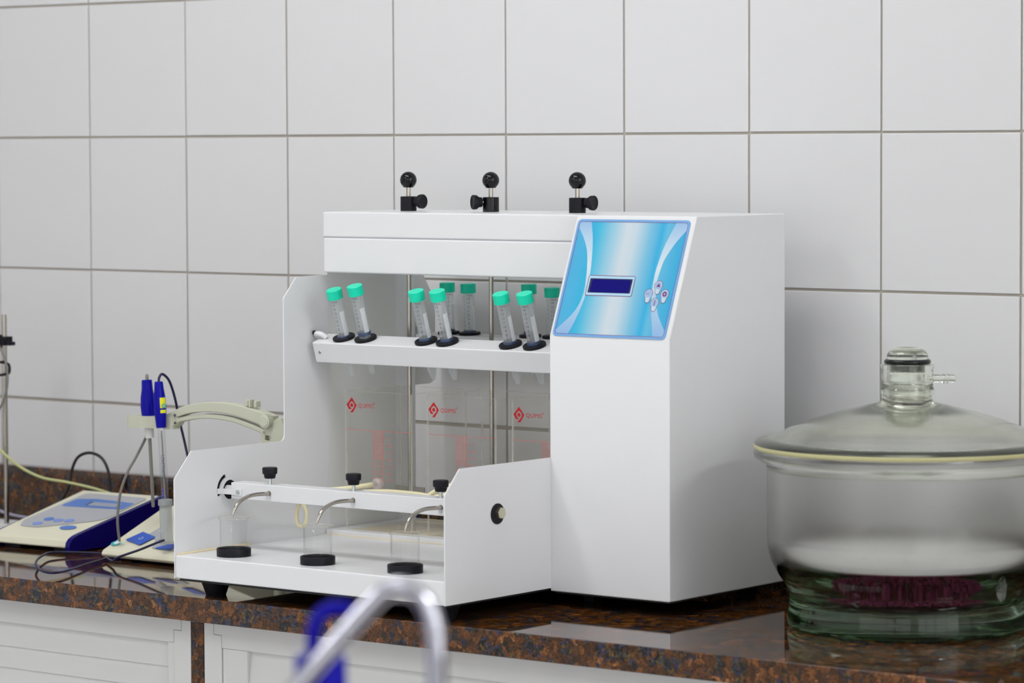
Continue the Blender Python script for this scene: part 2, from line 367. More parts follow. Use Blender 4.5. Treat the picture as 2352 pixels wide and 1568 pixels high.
# ================================================================ JAR TESTER
XL, XR, YF = .687, 1.130, -.537
mc = thing('jar_test_machine', 'large white laboratory jar stirring machine with a sloped blue control label', 'lab machine', (XL, YF, CT))
mc.location = (0, 0, 0)
W_ = M['white']
# control box
prof = [(-.3305, .9185), (-.0805, .9185), (-.0805, 1.382), (-.273, 1.382), (-.3305, 1.235)]
MB().poly(prof, [], .1814, YZ).build('control_box', W_, mc, bevel=.0018).location = (1.1284, 0, 0)
# side panels
def panel_outline(rear_full):
    return None
hole = circ(-.434, 1.027, .0125, 28)
sl = [(-.434+.0245*math.cos(a), 1.027+.0225*math.sin(a)) for a in [math.radians(112+88*k/12) for k in range(13)]] + \
     [(-.434+.0190*math.cos(a), 1.027+.0175*math.sin(a)) for a in [math.radians(200-88*k/12) for k in range(13)]]
fp = roundpoly([(-.537, .9225), (-.537, 1.048), (-.505, 1.082), (-.328, 1.082), (-.328, 1.2696), (-.3025, 1.2970), (-.2385, 1.2978), (-.2385, .9225)], [0, .004, .004, .010, .006, .006, .004, 0])
MB().poly(fp, [hole, sl], .0018, YZ).build('side_panel', W_, mc, bevel=.0005).location = (XL-.0018, 0, 0)
fr = roundpoly([(YF, .9225), (YF, 1.054), (-.5085, 1.0842), (-.3306, 1.0842), (-.3306, .9225)], [0, .006, .005, 0, 0])
hr = circ(-.4373, 1.0241, .0127, 28)
MB().poly(fr, [], .0018, YZ).build('side_panel', W_, mc, bevel=.0005).location = (XR-.0018, 0, 0)
# rear inner panel of the left side (set back, ends in a lip and a notch)
rp = roundpoly([(-.2384, .9225), (-.2384, 1.3008), (-.0440, 1.3008), (-.0127, 1.254), (-.0127, 1.140), (-.068, 1.140), (-.068, .9225)], [0, 0, .003, .003, .016, 0, 0])
MB().poly(rp, [], .0018, YZ).build('rear_side_panel', M['white_lifted'], mc, bevel=.0005).location = (XL-.0045, 0, 0)
MB().poly([(XL-.0022, -.098), (XL+.0065, -.0675), (XL+.0045, -.0665), (XL-.0042, -.097)], [], .37, T((0, 0, .925))).build('panel_lip', W_, mc)
# beam: upper and lower cover
MB().box((.696, -.260, 1.3485), (1.1302, -.080, 1.382)).build('upper_cover', W_, mc, bevel=.0022)
MB().box((.6972, -.2605, 1.3015), (1.1302, -.0805, 1.3477)).build('lower_cover', W_, mc, bevel=.0025)
MB().box((.697, -.259, 1.3470), (1.13, -.083, 1.349)).build('cover_gap', M['dgrey'], mc)
# tray
MB().box((XL, YF, .9225), (XR-.0018, -.062, .9516)).build('tray', W_, mc, bevel=.0018)
MB().box((XL+.001, -.2485, .9516), (XR-.002, -.075, .9585)).build('jar_platform', W_, mc, bevel=.001)
MB().box((XL+.001, -.2502, .9517), (XR-.002, -.2484, .9524)).build('sealant_line', M['stain'], mc)
MB().box((XL+.03, -.2290, .9585), (XR-.004, -.0760, .95885)).build('jar_mat', M['mat'], mc)
MB().tube([(XL+.0006, -.534, .9522), (XL+.0008, -.50, .9524), (XL+.001, -.44, .9524), (XL+.002, -.400, .9524)], .0016, 8, rr=lambda t: .0012+.0012*t).build('sealant_bead', M['stain'], mc, smooth=60)
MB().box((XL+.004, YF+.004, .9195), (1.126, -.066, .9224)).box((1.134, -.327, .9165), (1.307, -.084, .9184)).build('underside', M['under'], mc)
for x, y in ((.7215, -.499), (1.098, -.499), (.7215, -.11), (1.270, -.11)):
    MB().lathe([(0, CT-.9), (.0128, CT-.9), (.0195, .0192), (0, .0192)], 28).build('rubber_foot', M['black'], mc, smooth=40).location = (x, y, CT+.0002)
MB().box((1.285, -.22, CT), (1.300, -.205, CT+.0165)).build('rubber_foot', M['black'], mc).location = (-.15, -.05, .0002)
# hex bolt in black washer
MB().lathe([(0, 0), (.0127, 0), (.0127, .0011), (0, .0011)], 36, T((XR, -.4373, 1.0241)) @ Ry(PI/2)).build('washer', M['black'], mc, smooth=40)
MB().lathe([(0, 0), (.0076, 0), (.0076, .0042), (.0066, .0052), (0, .0052)], 6, T((XR+.0011, -.4345, 1.0248)) @ Ry(PI/2) @ Rz(.3)).build('hex_bolt', M['brass'], mc)
MB().lathe([(.020, 0), (.029, 0), (.029, .0015), (.020, .0015)], 6).bm.free()
MB().box((XL-.0055, -.462, 1.001), (XL-.0022, -.405, 1.054)).build('slot_backing', M['black'], mc)  # black plate behind the hole and slot of the left panel
# siphon bar with knobs, spouts
bar = MB().box((.7035, -.450, 1.0176), (1.1278, -.424, 1.0384)).build('siphon_bar', W_, mc, bevel=.001)
MB().cyl((XL-.002, -.437, 1.027), (.7035, -.437, 1.027), .006).build('pivot_pin', M['white'], mc, smooth=40)
MB().box((XL+.0002, -.4585, 1.0228), (XL+.0012, -.4515, 1.0298)).box((XL+.0002, -.4525, 1.0228), (.7200, -.4512, 1.0298)).box((.7120, -.4526, 1.0222), (.7235, -.4500, 1.0312)).build('bracket', W_, mc, bevel=.0003)
MB().lathe([(0, 0), (.0030, 0), (.0030, .0012), (0, .0016)], 20, T((.7180, -.4526, 1.0268)) @ Rx(PI/2)).box((.7153, -.4545, 1.0264), (.7207, -.4540, 1.0272)).build('slotted_screw', M['zinc'], mc, smooth=30)
for k in range(3):
    x = .7592+.1412*k
    MB().cyl((x, -.437, 1.0380), (x, -.437, 1.0490), .0024, 14).build('knob_stud', M['zinc'], bar, smooth=40)
    MB().lathe([(0, 0), (.0068, 0), (.0080, .0052), (.0096, .0062), (.0098, .0125), (.0090, .0140), (.004, .0138), (0, .0132)], 32, T((x, -.437, 1.0458))).build('thumb_knob', M['black'], bar, smooth=35)
    x = .7695+.1415*k
    MB().tube([(x, -.452, 1.0278), (x, -.466, 1.0284), (x, -.480, 1.0285), (x, -.4933, 1.0266), (x, -.5054, 1.0218), (x, -.5136, 1.0145), (x, -.5193, 1.0040)], .0025, 14, 5,
              rr=lambda t: .0025 if t < .82 else .0025-.0016*(t-.82)/.18).lathe([(.0024, 0), (.0034, 0), (.0034, .001), (.0024, .001)], 18, T((x, -.450, 1.0279)) @ Rx(PI/2)).build('siphon_spout', M['steel'], bar, smooth=50)
    MB().cyl((x-.0012, -.4512, 1.0262), (x-.0012, -.4512, 1.0208), .0022, 12).build('spout_sleeve', M['frost'], bar, smooth=50)
# beaker rings on the tray
for k in range(3):
    x = .7517+.1415*k
    MB().lathe([(.0186, .0002), (.0217, .0002), (.0219, .0092), (.0214, .0102), (.0200, .0102), (.0192, .0094), (.0189, .007)], 48, T((x, -.4975, .9516)), closed=True).lathe([(0, .0003), (.0187, .0003), (.0187, .002), (0, .002)], 40, T((x, -.4975, .9516))).build('beaker_ring', M['black'], mc, smooth=35)
# stirring shafts
for k, x in enumerate((.7692, .9094, 1.0510)):
    a = [Vector((1, 0, 0)), -KC.cross(Vector((0, 0, 1)))*0+Vector((-.55, -.83, 0)).normalized(), Vector((1, .12, 0)).normalized()][k]
    sh = MB().cyl((x, -.17, .987), (x, -.17, 1.418), .0031 if False else .0030, 16).build('stirrer_shaft', M['steel'], mc, smooth=40)
    MB().lathe([(0, -.0100), (.0064, -.0100)] + [(.0112*math.sin(t_), -.0112*math.cos(t_)) for t_ in [math.radians(35+145*i/16) for i in range(1, 17)]], 32, T((x, -.17, 1.4232))).build('ball_knob', M['blackgloss'], sh, smooth=50)
    MB().lathe([(.0031, 0), (.0108, 0), (.0108, .0186), (.0102, .0192), (.0031, .0192)], 32, T((x, -.17, 1.3822))).build('collar', M['blackgloss'] if k == 1 else M['black'], sh, smooth=35)
    p = Vector((x, -.17, 1.3948))
    mt = T(p) @ a.to_track_quat('Z', 'Y').to_matrix().to_4x4()
    kn = MB().lathe([(0, .0128), (.0064, .0128), (.0068, .0165), (.0093, .0200), (.0096, .0245), (.0090, .0255), (.007, .0253), (.006, .0245), (0, .0243)], 32, mt).build('clamp_knob', M['black'], sh, smooth=35)
    MB().lathe([(0, .009), (.0018, .009), (.0018, .0150), (0, .015)], 12, mt).build('clamp_screw', M['zinc'], sh, smooth=35)
    MB().box((x-.025, -.171, .990), (x+.025, -.169, 1.014)).build('paddle', M['steel'], sh, bevel=.0005)
# tube racks (front one tilted forward, rear one nearly upright)
def rack(name_y, z, tilt, xs, label):
    rk = MB().box((0, -.0175, -.0285), (1.127-.699, .0175, 0)).build('tube_rack_bar', W_, mc, bevel=.0018)
    tag(rk, label); rk.location = (.699, name_y, z); rk.rotation_euler = (tilt, 0, 0)
    for x in xs:
        MB().lathe([(.0082, 0), (.0146, 0), (.0150, .0008), (.0150, .0030), (.0144, .0037), (.0082, .0037)], 36, T((x-.699, 0, .0002)), closed=True).build('grommet', M['black'], rk, smooth=35)
    MB().tube([(-.0005, .004, -.002), (-.004, 0, .003), (0, -.004, .0075), (.008, -.004, .0065), (.014, -.002, .0015)], .0035, 10, 4).build('retaining_clip', W_, rk, smooth=60)
    MB().tube([(-.004, .001, .0062), (-.0098, .001, .0068)], .003, 12, 1).build('clip_tip', M['black'], rk, smooth=60)
    MB().lathe([(0, 0), (.0022, 0), (.0018, .001), (0, .0012)], 16, T((.011, -.0175, -.0135)) @ Rx(PI/2)).build('rivet', M['steel'], rk, smooth=60)
    return rk
TILT = math.radians(17.3)
FX = [.7415, .7790, .8818, .9172, 1.0205, 1.0588]; RX = [.7440, .7805, .8850, .9240]
FR = rack(-.2703, 1.2155, TILT, FX, 'tilted front bar')
RR = rack(-.0560, 1.2118, math.radians(2.5), RX, None)
tag(RR, 'rear bar')
# ---- control label on the sloped face
sdir = Vector((0, -.0575, -.147)).normalized(); nrm = Vector((0, -.147, .0575)).normalized()
LM = frame(Vector((1.133, -.273, 1.382)) + sdir*.0055 + nrm*.0003, (1, 0, 0), -sdir, nrm)   # x right, y up, origin top-left
LW, LH = .1705, .1525
def P(pts, z, th=.00012): return ([(x, -y) for x, y in pts], z, th)
lab = bpy.data.objects.new('control_label', None)
bpy.data.objects.remove(lab)
def flat(name, pts, z, m, parent, holes=()):
    o = MB().poly([(x, -y) for x, y in pts], [[(x, -y) for x, y in h] for h in holes], .0001).build(name, m, parent)
    if parent is not None and parent is not lab_o: o.location = (0, 0, z)
    else: o.location = (0, 0, z)
    return o
lab_o = None
base = MB().poly([(x, -y) for x, y in rrect(0, 0, LW, LH, .0055)], [], .0002).build('control_label', hgrad('label_gradient', [(0, (70, 165, 208)), (.10, (60, 168, 210)), (.17, (34, 168, 208)), (.23, (70, 178, 210)), (.36, (152, 194, 212)), (.46, (196, 207, 214)), (.54, (186, 204, 214)), (.66, (118, 182, 210)), (.77, (28, 164, 210)), (.82, (90, 176, 210)), (.90, (60, 166, 208)), (1, (10, 158, 205))], 0, LW), mc)
base.matrix_local = LM; lab_o = base
def fl(name, pts, z, m, holes=()):
    o = MB().poly([(x, -y) for x, y in pts], [[(x, -y) for x, y in h] for h in holes], .00006).build(name, m, base); o.location = (0, 0, z); return o
LLp = [(.0030, .0103), (.0147, .0251), (.0235, .0407), (.0283, .0563), (.0315, .0736), (.0335, .0944), (.03, .1118), (.0215, .1259), (.0035, .1446)]
LRp = [(.0199, .0012), (.0273, .0214), (.0316, .0388), (.0353, .0596), (.0368, .0727), (.0378, .0839), (.0363, .1048), (.0317, .1256), (.0262, .1431), (.0214, .1513)]
RLp = [(.1503, .0012), (.1443, .018), (.1389, .0353), (.1358, .0542), (.1344, .068), (.1352, .0884), (.1382, .1055), (.1423, .1224), (.1468, .1358), (.1517, .1513)]
RRp = [(.1692, .0108), (.1579, .0247), (.1496, .0385), (.1433, .0524), (.1409, .0661), (.14, .0781), (.1416, .0917), (.1451, .1053), (.152, .1204), (.16, .132), (.1689, .1436)]
def smooth2(p, n=5):
    q = []
    for i in range(len(p)-1):
        p0, p1, p2, p3 = [Vector(p[j]) for j in (max(i-1, 0), i, i+1, min(i+2, len(p)-1))]
        for k in range(n):
            t = k/n; q.append(tuple(.5*((2*p1)+(p2-p0)*t+(2*p0-5*p1+4*p2-p3)*t*t+(3*p1-p0-3*p2+p3)*t**3)))
    return q+[p[-1]]
swm = hgrad('swoosh_gradient', [(0, (132, 172, 214)), (.35, (170, 200, 222)), (.6, (205, 218, 224)), (.8, (178, 204, 222)), (1, (138, 178, 216))], -LH, 0, axis=1)
fl('swoosh', smooth2(LLp)+[(.004, .149), (.007, .1513)]+smooth2(LRp)[::-1]+[(.005, .0012), (.0025, .004)], .00025, swm)
fl('swoosh', smooth2(RLp)+[(.165, .1513), (.1680, .149)]+smooth2(RRp)[::-1]+[(.1692, .004), (.165, .0012)], .00025, swm)
fl('label_border', rrect(0, 0, LW, LH, .0055), .00032, M['border'], [rrect(.0030, .0030, LW-.0030, LH-.0030, .004)])
fl('border_line', rrect(.0030, .0030, LW-.0030, LH-.0030, .004), .00038, M['magenta'], [rrect(.0035, .0035, LW-.0035, LH-.0035, .0035)])
scn = fl('display', rrect(.0361, .0729, .1069, .0993, .002), .0004, M['cyan'])
def fs(name, pts, z, m, holes=(), par=scn):
    o = MB().poly([(x, -y) for x, y in pts], [[(x, -y) for x, y in h] for h in holes], .00006).build(name, m, par); o.location = (0, 0, z); return o
fs('display_outline', rrect(.0361, .0729, .1069, .0993, .002), .0001, M['magenta'], [rrect(.0368, .0736, .1062, .0986, .0015)])
fs('display_rim', rrect(.0393, .0769, .1035, .0954, .0003), .0001, M['lcdrim'])
fs('display_glass', rrect(.0425, .0782, .1015, .0947, .003), .00018, M['lcd'])
for k, ((bx, by), (tx, ty)) in enumerate(zip([(.1438, .084), (.1317, .0949), (.1556, .0948), (.1436, .1062)], [(.144, .0934), (.1318, .1045), (.1556, .1042), (.1438, .1153)])):
    R1, R2 = .0063, .0034; L_ = ty-by-.001
    pts = [(bx+R1*math.cos(a), by+R1*math.sin(a)) for a in [math.radians(150+240*i/20) for i in range(21)]]
    a0 = math.radians(20)
    pts += [(bx+R2*1.05, by+R1*.95)] + [(bx+R2*math.cos(a), by+L_-R2*.2+R2*math.sin(a)) for a in [math.radians(180*i/10) for i in range(11)]] + [(bx-R2*1.05, by+R1*.95)]
    pts = [(bx+R1*math.cos(a), by+R1*math.sin(a)) for a in [math.radians(130+280*i/24) for i in range(25)]] + \
          [(bx+R2*math.cos(a), by+L_+R2*math.sin(a)) for a in [math.radians(180*i/10) for i in range(11)]]
    cxx, cyy = bx, by+.002
    ins = [(cxx+(x-cxx)*.90, cyy+(y-cyy)*.93) for x, y in pts]
    b = fl('key', pts, .0004, M['btn2'])
    fs('key_outline', pts, .0001, M['magenta'], [ins], b)
    fs('key_dome', circ(bx, by, .0048, 24), .00012, M['btn'], (), b)
    if k == 0: fs('arrow_symbol', [(bx-.0028, by+.0018), (bx+.0028, by+.0018), (bx, by-.0030)], .0002, M['magenta'], (), b)
    if k == 2: fs('stop_symbol', circ(bx, by, .0031, 24), .0002, M['magenta'], [circ(bx, by, .0013, 16)], b)
    if k == 3: fs('line_symbol', rrect(bx-.0005, by-.0034, bx+.0005, by+.0034, .0004), .0002, M['magenta'], (), b)
    if k == 1: MB().text('Incl.', .0032, T((bx-.0038, -by, .0002))).build('key_word', M['magenta'], b)

# ================================================================ TUBES
def make_tube():
    """15 mL conical tube; origin where it passes the grommet, local z along the axis, printed side toward -y"""
    r = .0080; zt = .0640
    tb = thing('centrifuge_tube', '', 'tube')
    prof = [(0, -.0520), (.0022, -.0515), (.0032, -.0500), (.0078, -.0275), (r, -.026), (r, zt-.003), (r, zt)]
    MB().lathe(prof, 32).build('body', M['tube'], tb, smooth=60)
    cp = [(0, zt+.0066), (.0098, zt+.0066), (.0104, zt+.0060), (.0104, zt-.0060), (.0096, zt-.0064), (r, zt-.0064), (r, zt-.004), (0, zt-.004)]
    MB().lathe(cp, 40).build('cap', M['teal'], tb, smooth=35)
    # print is wrapped round the wall: arc length along local x, height = z
    rp_ = r+.00012
    def wrap(v): a = v.x/rp_; return Vector((rp_*math.sin(a), -rp_*math.cos(a), v.y))
    m = MB(); zz = zt-.0095
    m.text('15mL', .0044, T((-.0056, zz+.0006, 0)), fn=wrap)
    for n_ in range(14, 5, -1):
        z = zt-.0135-(14-n_)*.0056
        m.text(str(n_), .0046, T((-.0050 if n_ > 9 else -.0034, z, 0)), fn=wrap)
    for i in range(20):
        z = zt-.0107-i*.0028; L_ = .0046 if i % 2 else .0026
        vs = [Vector((-.0102, z-.00022, 0)), Vector((-.0102+L_, z-.00022, 0)), Vector((-.0102+L_, z+.00022, 0)), Vector((-.0102, z+.00022, 0))]
        m.bm.faces.new([m.bm.verts.new(wrap(v)) for v in vs])
    for z in (0,):
        pass
    m.build('printed_scale', M['print_dark'], tb)
    m = MB(); rp2 = r+.0001; prev = None
    for i in range(7):
        a = math.radians(26+50*i/6); A_ = [m.bm.verts.new((rp2*math.sin(a), -rp2*math.cos(a), z)) for z in (.002, .0405)]
        if prev: m.bm.faces.new([prev[0], A_[0], A_[1], prev[1]])
        prev = A_
    m.build('writing_patch', M['frost'], tb, smooth=60)
    MB().lathe([(.00818, .0025), (.0088, .0025), (.0088, .0062), (.00818, .0072)], 28, closed=True).build('base_band', M['navy_tr'], tb, smooth=40)  # dark slate band round the wall just above the grommet
    return tb
tb0 = make_tube()
AZ = math.atan2(KC.x, -KC.y)      # turns local -y toward the viewer's side
def place_tube(o, x, y, z, tilt, spin, dz, label, group):
    o.matrix_world = T((x, y, z)) @ Rx(tilt) @ T((0, 0, dz)) @ Rz(AZ+spin)
    o['label'] = label; o['group'] = group
pos = ['leftmost', 'second from the left', 'third from the left', 'fourth from the left', 'fifth from the left', 'rightmost']
for i, x in enumerate(FX):
    o = tb0 if i == 0 else copy_tree(tb0)
    place_tube(o, x, -.2703, 1.2155, TILT, [-.22, -.32, -.02, -.25, .0, -.2][i], [-.0015, .0045, 0, .0008, .0, .0012][i],
               'teal-capped plastic tube tilted in the front bar, %s of the six' % pos[i], 'teal-capped tubes in the front bar')
pos = ['leftmost', 'second from the left', 'third from the left', 'rightmost in view']
for i, x in enumerate(RX):
    if i == 3: pass
    o = copy_tree(tb0)
    place_tube(o, x, -.0560, 1.2118, math.radians(2.5), .28, [-.0002, -.0008, .0008, -.0030][i], 'upright teal-capped plastic tube in the rear bar, %s' % pos[i], 'teal-capped tubes in the rear bar')
    
# ================================================================ JARS
def logo(m, ox, oz, s):
    """red lozenge emblem with a cut-out nine, in the jar's front plane (x right, y up)"""
    def q(pts): return [(ox+x*s*1.2, oz+y*s) for x, y in pts]
    m.poly(q([(0, 1.03), (.73, 0), (.16, -.97), (-.25, -.97), (.15, -.50), (.33, -.27), (.40, 0), (.31, .28), (0, .52), (-.29, .28), (-.37, 0), (-.28, -.26), (-.04, -.49), (-.10, -.56), (-.42, -.56), (-.73, .05)]), [], .0001)
    m.poly(q([(.20*math.cos(a), -.01+.26*math.sin(a)) for a in [2*PI*k/20 for k in range(20)]]), [], .0001)
def make_jar():
    W, H, th = .115, .1847, .0040
    j = thing('square_jar', '', 'jar')
    h = W/2
    for nm, a, b in (('front_wall', (-h, -h, .0045), (h, -h+th, H)), ('rear_wall', (-h, h-th, .0045), (h, h, H)), ('side_wall', (-h, -h+th, .0045), (-h+th, h-th, H)), ('side_wall', (h-th, -h+th, .0045), (h, h-th, H)), ('base_plate', (-h, -h, 0), (h, h, .0045))):
        MB().box(a, b).build(nm, M['acrylic'], j)
    # polished rims and corner joints read as pale lines
    e = MB()
    e.box((-h, -h, H), (h, -h+.0010, H+.0003)).box((-h, h-.0010, H), (h, h, H+.0003)).box((-h, -h+.001, H), (-h+.0010, h-.001, H+.0003)).box((h-.0010, -h+.001, H), (h, h-.001, H+.0003))
    e.build('rim_edge', M['rim'], j)
    c = MB()
    for sx in (-1, 1):
        for sy in (-1, 1):
            c.box((sx*h-(.0018 if sx > 0 else 0), sy*h-(.0018 if sy > 0 else 0), .004), (sx*h+(.0018 if sx < 0 else 0), sy*h+(.0018 if sy < 0 else 0), H-.001))
    c.build('corner_joint', M['acrylic_joint'], j)
    F = frame((-h, -h-.0003, 0), (1, 0, 0), (0, 0, 1))       # jar front, origin lower left
    m = MB(); logo(m, .0120, .1660, .0100)
    m.build('emblem', M['red'], j).matrix_local = F
    m = MB(); m.text('QUIMIS', .0080, T((.0232, .1655, 0))).text('®', .0044, T((.0492, .1692, 0))); m.build('maker_name', M['red'], j).matrix_local = F
    m = MB(); lw = .00022
    def ln(x0, y0, x1, y1): m.poly([(x0, y0), (x1, y0), (x1, y1), (x0, y1)], [], .0001)
    top = .1335
    ln(.001, top-lw, .114, top+lw); ln(.0497-lw, top-.0705, .0497+lw, top); ln(.0662-lw, top-.0705, .0662+lw, top)
    for k in range(1, 37):
        y = top-.00188*k
        if k <= 20 or k % 5 in (0, 3): ln(.0497, y-lw*.8, .0662, y+lw*.8)
    for k in range(7):
        y = top-.0094*(k+1); ln(.0662, y-lw*.7, .0745, y+lw*.7); m.text(str(k+1), .0066, T((.0765, y, 0)))
    m.build('printed_scale', M['redthin'], j).matrix_local = F
    MB().lathe([(0, 0), (.0062, 0), (.0078, .003), (.0078, .008), (.004, .010), (.0035, .018), (0, .018)], 28, T((.003, -h, .064)) @ Rx(PI/2)).build('tap_fitting', M['fitting'], j, smooth=40)
    return j
jr = make_jar()
names = ['clear square jar at the left stirring rod', 'clear square jar at the middle stirring rod', 'clear square jar half hidden beside the control box']
for k in range(3):
    o = jr if k == 0 else copy_tree(jr)
    o.location = (.7685+.1412*k, -.1770, .9591); o['label'] = names[k]; o['group'] = 'clear square jars in the machine'

# ================================================================ BEAKERS
def make_beaker():
    b = thing('beaker', '', 'beaker')
    m = MB().lathe([(0, .0006), (.0165, .0006), (.0176, .0022), (.0178, .005), (.0178, .046), (.0190, .0485), (.0193, .0490), (.0188, .0486), (.0170, .0460), (.0170, .0035), (0, .0025)], 48)
    for v in m.bm.verts:                       # pouring lip
        a = math.atan2(v.co.y, v.co.x)
        if v.co.z > .044:
            f_ = max(0, 1-abs(((a+PI+.55) % (2*PI))-PI)/.35)*(v.co.z-.044)/.005
            v.co.x *= 1+.13*f_; v.co.y *= 1+.13*f_; v.co.z -= .001*f_
    m.build('body', M['beaker'], b, smooth=50)
    MB().lathe([(.0187, .0484), (.0196, .0488), (.0196, .0494), (.0187, .0494)], 48, closed=True).build('rim', M['acrylic_edge'], b, smooth=60)
    return b
bk = make_beaker()
names = ['small empty glass beaker under the left steel spout', 'small empty glass beaker under the middle steel spout', 'small empty glass beaker under the right steel spout']
for k in range(3):
    o = bk if k == 0 else copy_tree(bk)
    o.location = (.7517+.1415*k, -.4975, .9537); o.scale = (1, 1, .94); o.rotation_euler = (0, 0, [2.9, -.1, 0][k]); o['label'] = names[k]; o['group'] = 'small beakers in black rings'

# ================================================================ HOSES
def hose(name, pts, r, m, label, cat='hose', n=10, smooth=8):
    return tag(MB().tube(pts, r, n, smooth).build(name, m, smooth=70), label, cat)
hose('silicone_hose', [(.7720, -.2525, 1.0230), (.7695, -.266, 1.0225), (.756, -.285, 1.0200), (.735, -.300, 1.0180), (.715, -.330, 1.018), (.706, -.385, 1.021), (.708, -.4135, 1.024)], .0032, M['hose'], 'yellowed silicone hose from the left jar tap to the white bar')
hose('silicone_hose', [(.8100, -.4135, 1.024), (.8050, -.385, 1.0235), (.8180, -.340, 1.0230), (.8430, -.305, 1.0225), (.8700, -.280, 1.0190), (.8950, -.266, 1.0160), (.9110, -.2535, 1.0220)], .0032, M['hose'], 'yellowed silicone hose arching behind the white bar to the middle jar')
hose('silicone_hose', [(.9980, -.4135, 1.022), (.985, -.390, 1.034), (.985, -.350, 1.042), (1.005, -.310, 1.054), (1.030, -.280, 1.050), (1.0515, -.2535, 1.0225)], .0032, M['hose'], 'yellowed silicone hose arching behind the right end panel')
hose('silicone_hose', [(.7780, -.4135, 1.022), (.7785, -.404, 1.012), (.7730, -.402, 1.000), (.7745, -.402, .986), (.7820, -.402, .982), (.7890, -.402, .988), (.7900, -.402, 1.002), (.7840, -.405, 1.014), (.7800, -.4135, 1.024)], .0026, M['hose'], 'short yellowed hose loop hanging below the white bar')

# ================================================================ DESICCATOR
DC = (1.5733, -.2180)
ds = thing('desiccator', 'large glass desiccator with domed lid, cut by the right picture edge', 'desiccator', (DC[0], DC[1], CT+.0003))
def offs(p, t): return p
outer = [(0, .004), (.118, .004), (.124, 0), (.1345, 0), (.1400, .003), (.1412, .010), (.1400, .018), (.1385, .026), (.1385, .036), (.1420, .048), (.1530, .064), (.1600, .078), (.1640, .092), (.1650, .110), (.1650, .186), (.1665, .193), (.1740, .197), (.1800, .201), (.1812, .206), (.1795, .2105)]
inner = [(.1620, .2105), (.1600, .203), (.1590, .190), (.1590, .106), (.1570, .090), (.1480, .078), (.1330, .064), (.1280, .050), (.1270, .040), (.122, .033), (0, .031)]
ve = MB().lathe(outer+inner, 96).build('vessel', [M['dhaze'], M['dbase']], ds, smooth=50)
for p_ in ve.data.polygons: p_.material_index = 1 if p_.center.z < .075 else 0
MB().lathe([(.1615, .2106), (.1796, .2106), (.1812, .2130), (.1806, .2158), (.1615, .2158)], 96, closed=True).build('greased_joint', M['grease'], ds, smooth=50)
lo_ = [(.1798, .2159), (.1802, .2170), (.1775, .2200), (.1640, .2230), (.1500, .2280), (.1380, .2345), (.1150, .2430), (.0800, .2535), (.0500, .2610), (.0320, .2650), (.0290, .2690), (.0285, .2720), (.0285, .2870)]
li_ = [(.0225, .2870), (.0225, .2380), (.0300, .2370), (.0300, .2560), (.0500, .2550), (.0800, .2480), (.1130, .2370), (.1350, .2290), (.1460, .2220), (.1580, .2180), (.1640, .2159)]
lid = MB().lathe(lo_+li_, 96, closed=True).build('lid', M['dlid'], ds, smooth=50)
MB().box((-.007, -.006, 0), (.007, .006, .012)).bm.free()
ang = math.atan2(KR.y, KR.x)
slv = MB().lathe([(.0287, .2740), (.0312, .2745), (.0322, .2775), (.0312, .2810), (.0302, .2830), (.0302, .3040), (.0316, .3065), (.0312, .3095), (.0290, .3100), (.0255, .3095), (.0250, .3000), (.0250, .2875), (.0287, .2870)], 56, closed=True).build('rotating_sleeve', M['dglass'], ds, smooth=50)
nz = MB().lathe([(.0022, 0), (.0055, 0), (.0050, .006), (.0046, .010), (.0058, .013), (.0046, .0145), (.0058, .018), (.0044, .0195), (.0054, .023), (.0040, .0265), (.0022, .0265)], 24, T((0, 0, .2925)) @ Rz(ang) @ T((.0300, 0, 0)) @ Ry(PI/2), closed=True).build('hose_nozzle', M['dglass'], slv, smooth=50)
MB().lathe([(.0245+.0032*math.cos(a), .3128+.0032*math.sin(a)) for a in [2*PI*k/14 for k in range(14)]], 56, closed=True).build('o_ring', M['oring'], ds, smooth=60)
MB().lathe([(.0170, .2900), (.0200, .2900), (.0210, .3098), (.0236, .3140), (.0245, .3175), (.0238, .3215), (.0215, .3252), (.0160, .3282), (.0080, .3298), (0, .3302), (0, .3278), (.0080, .3274), (.0150, .3258), (.0195, .3228), (.0208, .3190), (.0190, .3120), (.0172, .3050)], 56, closed=False).build('stopper', M['dlid'], ds, smooth=50)
mg = MB().tube([(KC.x*.1655+KR.x*.081, KC.y*.1655+KR.y*.081, .078), (KC.x*.150+KR.x*.078, KC.y*.150+KR.y*.078, .046)], .006, 10, 1); mg.bm.free()
lug = MB().lathe([(0, -.001), (.006, 0), (.006, .0035), (0, .0045)], 20, T((KC.x*.118+KR.x*.094, KC.y*.118+KR.y*.094, .060)) @ frame((0, 0, 0), (-KC.y*0+KR.x, KR.y, 0), (0, 0, 1)) @ Matrix.Diagonal((1, 2.6, 1, 1))).build('moulded_lug', M['dglass'], ds, smooth=50)
# porcelain plate resting on the shoulder
pl = MB(); hl = []
for rr_, n_ in ((.045, 6), (.095, 12)):
    for k in range(n_): hl.append(circ(rr_*math.cos(2*PI*k/n_), rr_*math.sin(2*PI*k/n_), .0055, 10))
pl.poly(circ(0, 0, .1465, 72), [circ(0, 0, .014, 20)]+hl, .006)
o = pl.build('perforated_plate', M['porcelain']); o.location = (DC[0], DC[1], CT+.0790)
tag(o, 'round white perforated porcelain plate inside the glass desiccator', 'plate')
